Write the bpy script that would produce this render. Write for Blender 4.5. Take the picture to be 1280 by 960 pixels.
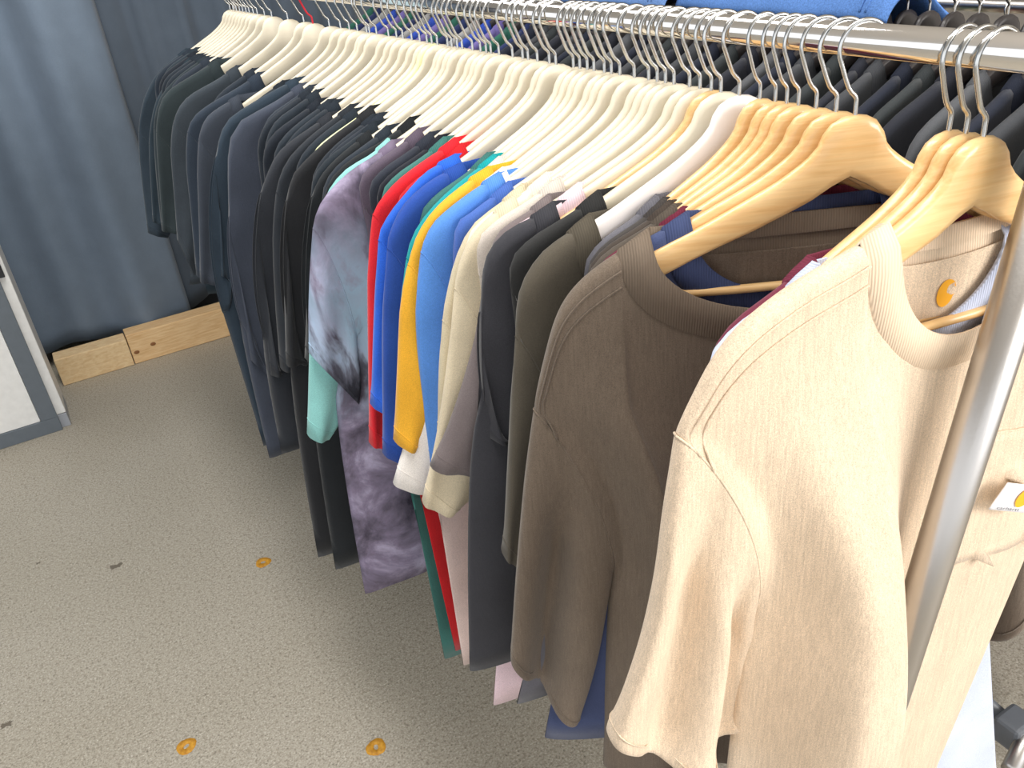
import bpy, bmesh, math, random
from mathutils import Vector, Matrix, noise
PI = math.pi
C = bpy.context.scene.collection
for o in list(bpy.data.objects): bpy.data.objects.remove(o)

# ------------------------------------------------------------------ camera, world, light
CZ = 1.5                                        # camera height above the floor
FPX = 1047.83                                   # focal length in pixels of the 1280 px frame
ROT = Matrix(((0.85960015, -0.32075719, 0.39774667),
              (-0.50213801, -0.38620321, 0.77375997),
              (-0.09457804, -0.86484791, -0.49304471)))   # world axes x (right), y (along the rail), z (up)
cam_d = bpy.data.cameras.new('camera'); cam = bpy.data.objects.new('camera', cam_d); C.objects.link(cam)
cam_d.sensor_width = 36; cam_d.lens = 36 * FPX / 1280; cam_d.clip_start = 0.02
M3 = Matrix((ROT.col[0], -ROT.col[1], -ROT.col[2])).transposed()
cam.matrix_world = Matrix.Translation((0, 0, CZ)) @ M3.to_4x4()
bpy.context.scene.camera = cam
w = bpy.data.worlds.new('world'); bpy.context.scene.world = w; w.use_nodes = True
w.node_tree.nodes['Background'].inputs[0].default_value = (0.93, 0.96, 1.0, 1)
w.node_tree.nodes['Background'].inputs[1].default_value = 1.45
def area(name, loc, target, sx, sy, power, col=(1, 1, 1)):
    l = bpy.data.lights.new(name, 'AREA'); l.shape = 'RECTANGLE'; l.size = sx; l.size_y = sy
    l.energy = power; l.color = col
    o = bpy.data.objects.new(name, l); C.objects.link(o); o.location = loc
    o.rotation_euler = (Vector(target) - Vector(loc)).to_track_quat('-Z', 'Y').to_euler()
    return o
area('shopfront_daylight', (2.2, -3.0, 2.6), (0.5, 1.0, 1.1), 2.6, 1.8, 200, (1, 0.97, 0.93))
area('ceiling_light', (0.2, 1.2, 3.1), (0.2, 1.2, 0), 0.5, 3.2, 70, (1, 0.98, 0.95))
vs = bpy.context.scene.view_settings
vs.view_transform = 'Standard'; vs.look = 'None'; vs.gamma = 1; vs.use_curve_mapping = False; vs.exposure = 0.1

# ------------------------------------------------------------------ helpers
def ray(px, py): return ROT @ Vector((px - 640, py - 480, FPX))
def onz(px, py, z): r = ray(px, py); p = r * ((z - CZ) / r.z); return Vector((p.x, p.y, z))
def ony(px, py, y): r = ray(px, py); p = r * (y / r.y); return Vector((p.x, p.y, p.z + CZ))
def lin(c):
    return tuple(((v / 255) / 12.92 if v / 255 <= 0.04045 else ((v / 255 + 0.055) / 1.055) ** 2.4) for v in c) + (1,)
def lerp(a, b, t): return a + (b - a) * t
def interp(x, xs, ys):
    if x <= xs[0]: return ys[0]
    for i in range(1, len(xs)):
        if x <= xs[i]: return lerp(ys[i-1], ys[i], (x - xs[i-1]) / (xs[i] - xs[i-1]))
    return ys[-1]
def smooth(t): t = max(0, min(1, t)); return t * t * (3 - 2 * t)

class N:                                         # tiny node-tree helper
    def __init__(s, name):
        s.m = bpy.data.materials.new(name); s.m.use_nodes = True; s.t = s.m.node_tree
        s.b = s.t.nodes['Principled BSDF']; s.n = s.t.nodes; s.l = s.t.links
    def add(s, typ, **k):
        n = s.n.new(typ)
        for a, v in k.items(): setattr(n, a, v)
        return n
    def coord(s, scale=(1, 1, 1), rot=(0, 0, 0), kind='Object'):
        tc = s.add('ShaderNodeTexCoord'); mp = s.add('ShaderNodeMapping')
        mp.inputs['Scale'].default_value = scale; mp.inputs['Rotation'].default_value = rot
        s.l.new(tc.outputs[kind], mp.inputs[0]); return mp.outputs[0]
    def noise(s, vec, scale, detail=4, rough=0.5, dist=0):
        n = s.add('ShaderNodeTexNoise'); n.inputs['Scale'].default_value = scale
        n.inputs['Detail'].default_value = detail; n.inputs['Roughness'].default_value = rough
        n.inputs['Distortion'].default_value = dist
        s.l.new(vec, n.inputs['Vector']); return n.outputs['Fac']
    def ramp(s, fac, stops):
        r = s.add('ShaderNodeValToRGB'); e = r.color_ramp.elements
        while len(e) < len(stops): e.new(0.5)
        for el, (p, c) in zip(e, stops): el.position = p; el.color = c
        s.l.new(fac, r.inputs[0]); return r.outputs[0]
    def mix(s, fac, a, b, mode='MIX'):
        m = s.add('ShaderNodeMix', data_type='RGBA', blend_type=mode)
        for i, v in ((0, fac), (6, a), (7, b)):
            if isinstance(v, (int, float)): m.inputs[i].default_value = v
            elif isinstance(v, tuple): m.inputs[i].default_value = v
            else: s.l.new(v, m.inputs[i])
        return m.outputs[2]
    def bump(s, h, strength, dist=0.001):
        b = s.add('ShaderNodeBump'); b.inputs['Strength'].default_value = strength; b.inputs['Distance'].default_value = dist
        s.l.new(h, b.inputs['Height']); s.l.new(b.outputs[0], s.b.inputs['Normal'])
    def col(s, c):
        if isinstance(c, tuple): s.b.inputs['Base Color'].default_value = c
        else: s.l.new(c, s.b.inputs['Base Color'])
    def pr(s, rough=0.5, metal=0, spec=0.5):
        s.b.inputs['Roughness'].default_value = rough; s.b.inputs['Metallic'].default_value = metal
        s.b.inputs['Specular IOR Level'].default_value = spec

def mul(c, k): return tuple(min(1, v * k) for v in c[:3]) + (1,)
def fabric(name, rgb, heather=0.12, fine=900, worn=0.10):
    n = N(name); c = lin(rgb); v = n.coord()
    f = n.noise(v, fine, 2); big = n.noise(v, 14, 4)
    a = n.ramp(f, [(0.3, mul(c, 1 - heather)), (0.7, mul(c, 1 + heather))])
    b = n.ramp(big, [(0.3, (1 - worn,) * 3 + (1,)), (0.7, (1 + worn,) * 3 + (1,))])
    n.col(n.mix(1.0, a, b, 'MULTIPLY')); n.pr(0.92, 0, 0.15)
    n.b.inputs['Sheen Weight'].default_value = 0.15; n.b.inputs['Sheen Roughness'].default_value = 0.5
    wv = n.noise(n.coord((1, 1, 0.35)), 260, 3); n.bump(wv, 0.25, 0.0012)
    return n.m
def heavy_jersey(name, rgb):
    n = N(name); c = lin(rgb); v = n.coord()
    f = n.noise(v, 1100, 2, 0.7); st = n.noise(n.coord((1, 1, 0.05)), 520, 3, 0.6); big = n.noise(n.coord((1, 1, 0.4)), 22, 5, 0.6)
    a = n.ramp(f, [(0.30, mul(c, 0.74)), (0.70, mul(c, 1.22))])
    b = n.ramp(st, [(0.30, (0.86,)*3 + (1,)), (0.70, (1.08,)*3 + (1,))]); d = n.ramp(big, [(0.3, (0.93,)*3 + (1,)), (0.7, (1.05,)*3 + (1,))])
    n.col(n.mix(1.0, n.mix(1.0, a, b, 'MULTIPLY'), d, 'MULTIPLY')); n.pr(0.95, 0, 0.12)
    n.b.inputs['Sheen Weight'].default_value = 0.2
    h = n.mix(0.5, f, st); n.bump(h, 0.55, 0.0016); return n.m
def ribbed(name, rgb, freq=420):
    n = N(name); c = lin(rgb); v = n.coord()
    wv = n.add('ShaderNodeTexWave', wave_type='BANDS', bands_direction='X'); wv.inputs['Scale'].default_value = freq / 6.28 * 2
    wv.inputs['Distortion'].default_value = 0.6
    n.l.new(v, wv.inputs['Vector'])
    n.col(n.ramp(wv.outputs['Fac'], [(0.1, mul(c, 0.88)), (0.8, mul(c, 1.04))])); n.pr(0.92, 0, 0.15)
    n.bump(wv.outputs['Fac'], 0.35, 0.0010); return n.m
def plain(name, rgb, rough=0.5, metal=0, spec=0.5, var=0.05):
    n = N(name); c = lin(rgb); f = n.noise(n.coord(), 40, 3)
    n.col(n.ramp(f, [(0.3, mul(c, 1 - var)), (0.7, mul(c, 1 + var))])); n.pr(rough, metal, spec); return n.m
def wood(name, rgb, dark, rough=0.38, along=(0.6, 8, 10)):
    n = N(name); c = lin(rgb); d = lin(dark)
    f = n.noise(n.coord(along), 14, 5, 0.6, 0.6); g = n.noise(n.coord((2, 30, 40)), 10, 2)
    a = n.ramp(f, [(0.32, d), (0.62, c)]); b = n.ramp(g, [(0.3, (0.93,) * 3 + (1,)), (0.6, (1, 1, 1, 1))])
    n.col(n.mix(1.0, a, b, 'MULTIPLY')); n.pr(rough, 0, 0.5); n.b.inputs['Coat Weight'].default_value = 0.25
    return n.m
def tie_dye(name, stops, scale, zstops=None):
    n = N(name); v = n.coord((1.5, 1.5, 1)); f = n.noise(v, scale, 7, 0.62, 1.2)
    base = n.ramp(f, [(p, lin(c)) for p, c in stops])
    if zstops:
        sx = n.add('ShaderNodeSeparateXYZ'); n.l.new(n.coord(), sx.inputs[0])
        mr = n.add('ShaderNodeMapRange'); n.l.new(sx.outputs[2], mr.inputs[0])
        mr.inputs[1].default_value = zstops[0]; mr.inputs[2].default_value = zstops[1]
        f2 = n.noise(n.coord((2, 2, 1)), scale * 1.3, 6, 0.6, 1.0)
        blue = n.ramp(f2, [(p, lin(c)) for p, c in zstops[2]])
        base = n.mix(mr.outputs[0], base, blue)
    n.col(base); n.pr(0.9, 0, 0.15); wv = n.noise(n.coord(), 260, 3); n.bump(wv, 0.25, 0.0012); return n.m

def mesh_obj(name, verts, faces, mat, parent=None, smooth_=True, kind=None):
    me = bpy.data.meshes.new(name); me.from_pydata([tuple(v) for v in verts], [], faces); me.update()
    if smooth_: me.polygons.foreach_set('use_smooth', [True] * len(me.polygons))
    if mat: me.materials.append(mat)
    o = bpy.data.objects.new(name, me); C.objects.link(o)
    if parent: o.parent = parent
    if kind: o['kind'] = kind
    return o
def bm_obj(name, bm, mat, parent=None, smooth_=False):
    me = bpy.data.meshes.new(name); bm.to_mesh(me); bm.free()
    if smooth_: me.polygons.foreach_set('use_smooth', [True] * len(me.polygons))
    if mat: me.materials.append(mat)
    o = bpy.data.objects.new(name, me); C.objects.link(o)
    if parent: o.parent = parent
    return o
def tag(o, label, cat, group=None):
    o['label'] = label; o['category'] = cat
    if group: o['group'] = group
    return o
def thing(name, loc, rz, label, cat, group=None):
    o = bpy.data.objects.new(name, None); C.objects.link(o); o.empty_display_size = 0.03
    o.location = loc; o.rotation_euler = (0, 0, rz); return tag(o, label, cat, group)
def bevel(o, wd, seg=2):
    m = o.modifiers.new('bevel', 'BEVEL'); m.width = wd; m.segments = seg; m.limit_method = 'ANGLE'; m.angle_limit = 0.6; return o
def add_box(bm, x0, x1, y0, y1, z0, z1):
    r = bmesh.ops.create_cube(bm, size=1)
    for v in r['verts']:
        v.co = Vector((lerp(x0, x1, v.co.x + .5), lerp(y0, y1, v.co.y + .5), lerp(z0, z1, v.co.z + .5)))
def box(name, x0, x1, y0, y1, z0, z1, mat, parent=None, bw=0.0):
    bm = bmesh.new(); add_box(bm, x0, x1, y0, y1, z0, z1); o = bm_obj(name, bm, mat, parent)
    if bw: bevel(o, bw)
    return o
def tube_data(path, r, seg=10, cap=True):
    path = [Vector(p) for p in path]; n = len(path); V = []; F = []
    t0 = (path[1] - path[0]).normalized()
    up = Vector((0, 0, 1)) if abs(t0.z) < 0.9 else Vector((0, 1, 0))
    u = t0.cross(up).normalized()
    for i, p in enumerate(path):
        t = (path[min(i + 1, n - 1)] - path[max(i - 1, 0)]).normalized()
        u = (u - t * u.dot(t)).normalized(); v = t.cross(u)
        rr = r(i / (n - 1)) if callable(r) else r
        for k in range(seg):
            a = 2 * PI * k / seg; V.append(p + (u * math.cos(a) + v * math.sin(a)) * rr)
    for i in range(n - 1):
        for k in range(seg):
            k2 = (k + 1) % seg; F.append((i*seg+k, i*seg+k2, (i+1)*seg+k2, (i+1)*seg+k))
    if cap: F.append(tuple(range(seg))[::-1]); F.append(tuple((n-1)*seg + k for k in range(seg)))
    return V, F
def tube(name, path, r, mat, parent=None, seg=10, cap=True):
    V, F = tube_data(path, r, seg, cap); return mesh_obj(name, V, F, mat, parent)
def catmull(P, per=6):
    P = [Vector(p) for p in P]; Q = [P[0] * 2 - P[1]] + P + [P[-1] * 2 - P[-2]]; out = []
    for i in range(1, len(Q) - 2):
        for k in range(per):
            t = k / per; a, b, c, d = Q[i-1], Q[i], Q[i+1], Q[i+2]
            out.append(0.5 * ((2*b) + (c-a)*t + (2*a-5*b+4*c-d)*t*t + (3*b-a-3*c+d)*t**3))
    out.append(P[-1]); return out
def resample(P, n, f=None):
    L = [0]
    for a, b in zip(P, P[1:]): L.append(L[-1] + (b - a).length)
    out = []; j = 0
    for i in range(n):
        s = L[-1] * (f(i / (n-1)) if f else i / (n-1))
        while j < len(L) - 2 and L[j+1] < s: j += 1
        t = (s - L[j]) / max(1e-9, L[j+1] - L[j]); out.append(P[j].lerp(P[j+1], min(1, max(0, t))))
    return out

# ------------------------------------------------------------------ materials of the setting
def m_floor():
    n = N('speckled_floor'); v = n.coord()
    f = n.noise(v, 230, 3, 0.7); g = n.noise(v, 110, 3, 0.6); big = n.noise(v, 1.4, 4, 0.55)
    a = n.ramp(f, [(0.28, lin((86, 82, 75))), (0.43, lin((162, 155, 142))), (0.60, lin((180, 174, 161))), (0.74, lin((228, 224, 214)))])
    b = n.ramp(g, [(0.33, (0.72, 0.70, 0.67, 1)), (0.5, (1, 1, 1, 1))])
    c = n.mix(1.0, a, b, 'MULTIPLY')
    d = n.ramp(big, [(0.3, (0.90, 0.89, 0.86, 1)), (0.7, (1.02, 1.02, 1.02, 1))])
    n.col(n.mix(1.0, c, d, 'MULTIPLY')); n.pr(0.5, 0, 0.35); n.bump(f, 0.15, 0.001); return n.m
fl = box('floor', -5, 6, -4, 3.95, -0.1, 0, m_floor()); fl['kind'] = 'structure'
wl = box('wall_back', -5, 6, 3.95, 4.05, 0, 3.2, plain('dark_wall_paint', (70, 74, 80), 0.8)); wl['kind'] = 'structure'
ce = box('ceiling', -5, 6, -4, 4.05, 3.2, 3.3, plain('ceiling_paint', (206, 200, 192), 0.8)); ce['kind'] = 'structure'
wr = box('wall_right', 5.0, 5.1, -4, 4.05, 0, 3.2, plain('warm_wall_paint', (190, 182, 172), 0.8)); wr['kind'] = 'structure'

# ------------------------------------------------------------------ curtains on the end wall
def curtain(name, x0, x1, y, z0, z1, amp, waves, mat, seed, label):
    rnd = random.Random(seed); nx, nz = 150, 40; V = []; F = []
    ph = [rnd.uniform(0, 6.28) for _ in range(6)]
    for j in range(nz + 1):
        tz = j / nz
        for i in range(nx + 1):
            s = i / nx; x = lerp(x0, x1, s); L = (x1 - x0)
            sk = s + 0.035 * (1 - tz) * math.sin(2 * PI * s * 1.3 + ph[0]) / L
            yy = amp * (0.6 * math.sin(2*PI*waves*L*sk + ph[1]) + 0.45 * math.sin(2*PI*waves*1.73*L*sk + ph[2]) + 0.25*math.sin(2*PI*waves*3.1*L*sk + ph[3] + 2*tz))
            yy *= lerp(0.75, 1.1, tz)
            zz = lerp(z0 + 0.03 * math.sin(2*PI*0.9*s*L + ph[4]) + 0.015*math.sin(2*PI*2.7*s*L+ph[5]), z1, tz)
            V.append((x, y + yy, zz))
    for j in range(nz):
        for i in range(nx):
            a = j*(nx+1)+i; F.append((a, a+1, a+nx+2, a+nx+1))
    o = mesh_obj(name, V, F, mat); sm = o.modifiers.new('cloth', 'SOLIDIFY'); sm.thickness = 0.003
    return tag(o, label, 'curtain')
curtain('curtain', -2.6, 0.36, 3.68, 0.06, 3.0, 0.10, 1.7, fabric('slate_curtain_cloth', (112, 126, 142), 0.05, 500, 0.05), 4,
        'wide slate blue curtain hanging in loose folds behind the pine board')
curtain('curtain', 0.30, 3.6, 3.84, 0.06, 3.0, 0.04, 4.2, fabric('charcoal_curtain_cloth', (84, 94, 106), 0.05, 500, 0.05), 9,
        'darker charcoal curtain in tight gathers beside the far end of the clothes rail')

# ------------------------------------------------------------------ pine boards at the foot of the curtain
pine = wood('raw_pine', (242, 208, 158), (222, 178, 124), 0.6, (0.9, 7, 9))
pine2 = wood('pale_raw_pine', (242, 214, 168), (226, 190, 140), 0.65, (2.5, 5, 6))
def board(x0, x1, y0, y1, z0, z1, mat, label, end_mat=None):
    r = thing('pine_board', (x0, y0, 0), 0, label, 'board')
    box('plank', 0, x1-x0, 0, y1-y0, z0, z1, mat, r, 0.004)
    return r
A0 = onz(80, 483, 0); A1 = onz(272, 425, 0)
y0 = (A0.y + A1.y) / 2
ht = ony(70, 449, y0).z
board(A0.x, A0.x + 0.275, y0, y0 + 0.09, 0, ht - 0.004, pine2, 'short pale pine board end lying left of the butt joint')
r = board(A0.x + 0.278, 1.6, y0 + 0.004, y0 + 0.09, 0, ht + 0.012, pine, 'long pine board with a knot lying under the curtain hem')
for kx, kz in ((0.09, 0.035), (0.02, 0.02)):
    bm = bmesh.new(); bmesh.ops.create_uvsphere(bm, u_segments=12, v_segments=6, radius=0.008)
    for v in bm.verts: v.co = Vector((v.co.x * 1.4 + kx, v.co.y * 0.15 - 0.0003, v.co.z + kz + 0.03))
    bm_obj('knot', bm, plain('pine_knot', (140, 92, 52), 0.6), r, True)

# ------------------------------------------------------------------ white cabinet at the left edge
B0 = onz(76, 534, 0); B1 = onz(88, 525, 0)
cx1 = B1.x; cy0 = B0.y - 0.02; cy1 = cy0 + 0.26
zt = ony(14, 346, cy0).z
cab = thing('display_cabinet', (cx1 - 0.75, cy0, 0), 0, 'white display cabinet with grey framed door standing before the curtain', 'cabinet')
white = plain('white_laminate', (228, 228, 226), 0.45); grey = plain('grey_trim', (98, 106, 114), 0.45); blk = plain('black_rim', (30, 32, 36), 0.35)
W = 0.75
box('carcass', 0, W, 0.012, 0.20, 0.055, 1.75, white, cab, 0.003)
box('plinth', 0, W, 0.012, 0.20, 0, 0.053, plain('grey_plinth', (160, 164, 172), 0.5), cab, 0.002)
bm = bmesh.new(); zb = 0.0
for (a, b, c, d) in ((0.0, W-0.03, 0.0, 0.055), (W-0.085, W-0.03, 0.055, zt-0.03), (0.0, 0.05, 0.055, zt-0.03), (0.0, W-0.03, zt-0.03, zt-0.005)):
    add_box(bm, a, b, -0.006, 0.011, c, d)
dr = bm_obj('door_frame', bm, grey, cab); bevel(dr, 0.002)
box('door_panel', 0.052, W-0.087, -0.001, 0.011, 0.056, zt-0.031, white, dr, 0.001)
bm = bmesh.new()
for (a, b, c, d) in ((0.0, W-0.01, zt+0.005, zt+0.03), (W-0.035, W-0.01, zt+0.03, 1.70), (0, 0.025, zt+0.03, 1.70), (0, W-0.01, 1.70, 1.73)):
    add_box(bm, a, b, -0.006, 0.011, c, d)
wf = bm_obj('window_rim', bm, blk, cab); bevel(wf, 0.002)
box('glass_panel', 0.026, W-0.036, 0.001, 0.010, zt+0.031, 1.699, plain('pale_blue_glass', (190, 215, 225), 0.08), wf)

# ------------------------------------------------------------------ marks on the floor
ylw = N('ochre_ring_print'); f = ylw.noise(ylw.coord(), 120, 3)
ylw.col(ylw.ramp(f, [(0.3, lin((164, 110, 16))), (0.7, lin((204, 150, 40)))])); ylw.pr(0.6)
for px, py, lab in ((233, 933, 'ochre ring mark on the floor at lower left, nearest the left edge'),
                    (470, 934, 'ochre ring mark on the floor nearest the hanging brown shirts'),
                    (329, 703, 'ochre ring mark on the floor below the black shirts, farthest back')):
    P = onz(px, py, 0); V = []; F = []; n = 40; rnd = random.Random(px)
    for i in range(n):
        a = 2*PI*i/n; ro = 0.0210 * (1 + 0.05*math.sin(3*a+px) + rnd.uniform(-.03, .03)); ri = 0.0055 * (1 + 0.2*math.sin(2*a+px))
        ca, sa = math.cos(a), math.sin(a)
        V += [(ro*ca, ro*sa, 0.0002), ((ro-.001)*ca, (ro-.001)*sa, 0.0012), ((ri+.001)*ca, (ri+.001)*sa, 0.0012), (ri*ca, ri*sa, 0.0002)]
    for i in range(n):
        j = (i+1) % n
        for k in range(3): F.append((4*i+k, 4*j+k, 4*j+k+1, 4*i+k+1))
    o = mesh_obj('floor_ring_mark', V, F, ylw.m); o.location = (P.x, P.y, 0); tag(o, lab, 'floor mark', 'ochre ring marks on the floor')

stain = plain('dark_scuff', (104, 96, 84), 0.7)
for px, py, rad, lab in ((145, 708, 0.020, 'small dark scuff on the open floor left of the rail'), (48, 704, 0.008, 'tiny dark speck on the floor near the cabinet'),
                         (8, 906, 0.016, 'dark scuff at the lower left edge of the floor')):
    P = onz(px, py, 0); rn = random.Random(px); n = 22; V = [(0, 0, 0.0008)]; F = []
    for k in range(n):
        a = 2*PI*k/n; q = rad * (0.55 + 0.45 * rn.random()) * (1.0 if abs(math.cos(a)) > .5 else 0.55); V.append((q*math.cos(a), q*math.sin(a), 0.0003))
    F = [(0, 1 + k, 1 + (k+1) % n) for k in range(n)]
    o = mesh_obj('floor_scuff', V, F, stain); o.location = (P.x, P.y, 0); tag(o, lab, 'floor mark')

# ------------------------------------------------------------------ the near clothes rack
XR, ZR, ZN = 0.585, CZ - 0.1166, CZ - 0.1735     # rail axis and the top of the hangers' wood
def m_metal(name, rgb, rough, bumpy=0):
    n = N(name); n.col(lin(rgb)); n.pr(rough, 1.0)
    if bumpy: n.bump(n.noise(n.coord((1, 1, 1)), 420, 2), bumpy, 0.0006)
    return n.m
chrome = m_metal('polished_chrome', (226, 224, 222), 0.08)
zinc = m_metal('zinc_tube', (188, 184, 180), 0.32, 0.12)
hookm = m_metal('nickel_wire', (206, 206, 204), 0.22)
castm = plain('dark_grey_casting', (96, 100, 106), 0.4)
rack = thing('clothes_rack', (XR, 0.321, 0), 0, 'long chrome clothes rail on zinc uprights carrying the near row of shirts', 'clothes rack')
PO = Vector((XR, 0.321, 0))
tube('rail', [Vector((XR, 0.30, ZR)) - PO, Vector((XR, 1.5, ZR)) - PO, Vector((XR, 2.66, ZR)) - PO], 0.0125, chrome, rack, 28)
for yy in (0.321, 2.65):
    lx = lambda z: 0.0035 + 0.16 * (z - CZ + 0.319)          # the uprights lean a little, splayed like an A frame
    tube('upright', [(lx(z), yy-0.321, z) for z in (0.09, 0.5, 0.9, ZR + 0.03)], 0.0165, zinc, rack, 28)
    box('joint', -0.014, 0.056, yy-0.321-0.024, yy-0.321+0.006, ZR-0.018, ZR+0.024, castm, rack, 0.006)
    ft = tube('foot', [(-0.40 if yy < 1 else -0.20, yy-0.321, 0.075), (0.12, yy-0.321, 0.075)], 0.0165, zinc, rack, 20)
    for sx in (-0.38 if yy < 1 else -0.18, 0.10):
        bm = bmesh.new(); bmesh.ops.create_cone(bm, cap_ends=True, segments=24, radius1=0.026, radius2=0.026, depth=0.02)
        bmesh.ops.rotate(bm, verts=bm.verts, matrix=Matrix.Rotation(PI/2, 3, 'X'))
        bmesh.ops.translate(bm, verts=bm.verts, vec=(sx, yy-0.321, 0.026))
        bevel(bm_obj('castor', bm, castm, ft, True), 0.004)

# ------------------------------------------------------------------ hangers
TOPX = [0, .012, .022, .028, .031, .045, .068, .095, .129, .153, .19, .212, .222]
TOPZ = [0, -.002, -.008, -.018, -.026, -.038, -.052, -.065, -.081, -.091, -.106, -.117, -.126]
UNDX = [0, .017, .036, .053, .087, .121, .146, .19, .210, .218]
UNDZ = [-.052, -.060, -.071, -.078, -.092, -.104, -.114, -.133, -.142, -.144]
def arm_top(d): return interp(abs(d), TOPX, TOPZ)
def hanger_body_mesh(name, th=0.0055):
    top = catmull([(x, 0, z) for x, z in zip(TOPX, TOPZ)], 3); und = [Vector((x, 0, z)) for x, z in zip(UNDX, UNDZ)]
    half = resample(top, 26); uh = resample(und, 26)
    V = []; F = []
    prof = [(-1, .16), (-.72, .03), (0, 0), (.72, .03), (1, .16), (1, .84), (.72, .97), (0, 1), (-.72, .97), (-1, .84)]
    cols = [(-1, k) for k in range(25, 0, -1)] + [(1, k) for k in range(26)]
    m = len(prof)
    for sg, k in cols:
        a, b = half[k], uh[k]
        tk = th * (1.0 if k < 22 else 1.0 - 0.08 * (k - 21))
        bow = 0
        for (yy, q) in prof:
            p = a.lerp(b, q); V.append((sg * p.x, yy * tk + bow, p.z))
    n = len(cols)
    for i in range(n - 1):
        for k in range(m):
            k2 = (k+1) % m; F.append((i*m+k, (i+1)*m+k, (i+1)*m+k2, i*m+k2))
    F.append(tuple(range(m))); F.append(tuple((n-1)*m + k for k in range(m))[::-1])
    return V, F
HV, HF = hanger_body_mesh('hanger')
RH = 0.0205; HZC = (ZR - ZN) + 0.0125 + 0.0019 - RH
def hook_path():
    P = [Vector((0, 0, -0.012)), Vector((0, 0, 0.006)), Vector((-0.001, 0, 0.0135))]
    a0 = math.radians(208); P.append(Vector((-0.008, 0, 0.021)))
    for k in range(19):
        a = a0 - math.radians(236) * k / 18
        P.append(Vector((0.0015 + RH * math.cos(a), 0, HZC + RH * math.sin(a))))
    return catmull(P, 3)
HP = hook_path()
BARP = [(-.205, 0, -.138), (-.185, 0, -.1445), (-.1, 0, -.1465), (.1, 0, -.1465), (.185, 0, -.1445), (.205, 0, -.138)]
def hanger_proto(kind, bodym, barm, hk):
    r = thing('clothes_hanger', (0, 0, 0), 0, 'x', 'hanger')
    b = mesh_obj('hanger_body', HV, HF, bodym, r)
    tube('hook', HP, 0.0020, hk, r, 8)
    tube('trouser_bar', BARP, 0.0042, barm, r, 10)
    return r
cream_m = plain('cream_painted_wood', (224, 214, 192), 0.42, 0, 0.4, 0.03)
beech_m = wood('varnished_beech', (238, 200, 142), (226, 178, 116), 0.34)
white_m = plain('white_painted_wood', (238, 231, 227), 0.42, 0, 0.4, 0.02)
redhook = plain('red_plastic', (205, 30, 50), 0.4); lime_m = plain('pale_lime_paint', (240, 242, 190), 0.4)
protos = {'cream': hanger_proto('cream', cream_m, cream_m, hookm), 'beech': hanger_proto('beech', beech_m, beech_m, hookm),
          'white': hanger_proto('white', white_m, white_m, hookm), 'redhook': hanger_proto('cream', cream_m, cream_m, redhook),
          'lime': hanger_proto('lime', lime_m, lime_m, hookm)}
used = set()
def put(kind, loc, rz, label, group):
    p = protos[kind]
    if kind not in used: used.add(kind); r = p
    else:
        r = p.copy(); C.objects.link(r)
        for ch in p.children:
            c = ch.copy(); C.objects.link(c); c.parent = r
    r.location = loc; r.rotation_euler = (0, 0, rz); r['label'] = label; r['group'] = group
    return r

HX = [1223,1211,1188,1069,1045,1020,990,987,973,950,924,896,894,875,862,837.5,836.5,822,811,793,775,764,756,742,735,725,717,695,687,672,659,655,641,624,613,609,601,591,578,572,565,560,547,540,534,525,515,504,496,486,471,462,459,447,437,426,412,391,380,360,340,331,322,317,312,308,304,300,296,292,288]
def y_of(px):
    lo, hi = 0.2, 8.0
    for _ in range(50):
        m = (lo + hi) / 2; q = ROT.transposed() @ Vector((XR, m, ZN - CZ))
        if 640 + FPX * q.x / q.z > px: lo = m
        else: hi = m
    return m
HY = [y_of(p) for p in HX]
for _ in range(200):                             # wood is 12 mm thick: keep necks apart
    for i in range(len(HY) - 1):
        g = HY[i+1] - HY[i]
        if g < 0.0135: d = (0.0135 - g) / 2; HY[i] -= d; HY[i+1] += d
rr = random.Random(7)
YAW = []
for i in range(len(HX)):
    b = interp(i, [0, 1, 2, 3, 4, 5, 6, 7, 8, 9, 10, 11, 12, 14, 18, 22, 26, 70], [10, 8.5, 7.2, 29, 26, 23, 19, 18.2, 17, 13.5, 9.5, 11, 14.5, 13, 8, 3, 1, 0])
    YAW.append(math.radians(b + (rr.uniform(-0.5, 0.5) if i > 14 else 0)))

# ------------------------------------------------------------------ t-shirts
def local_on_plane(i, px, py):
    c, s = math.cos(YAW[i]), math.sin(YAW[i]); r = ray(px, py)
    t = (s * XR + c * HY[i]) / (s * r.x + c * r.y); P = r * t
    return Vector(((P.x - XR) * c - (P.y - HY[i]) * s, 0, P.z - (ZN - CZ)))

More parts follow.
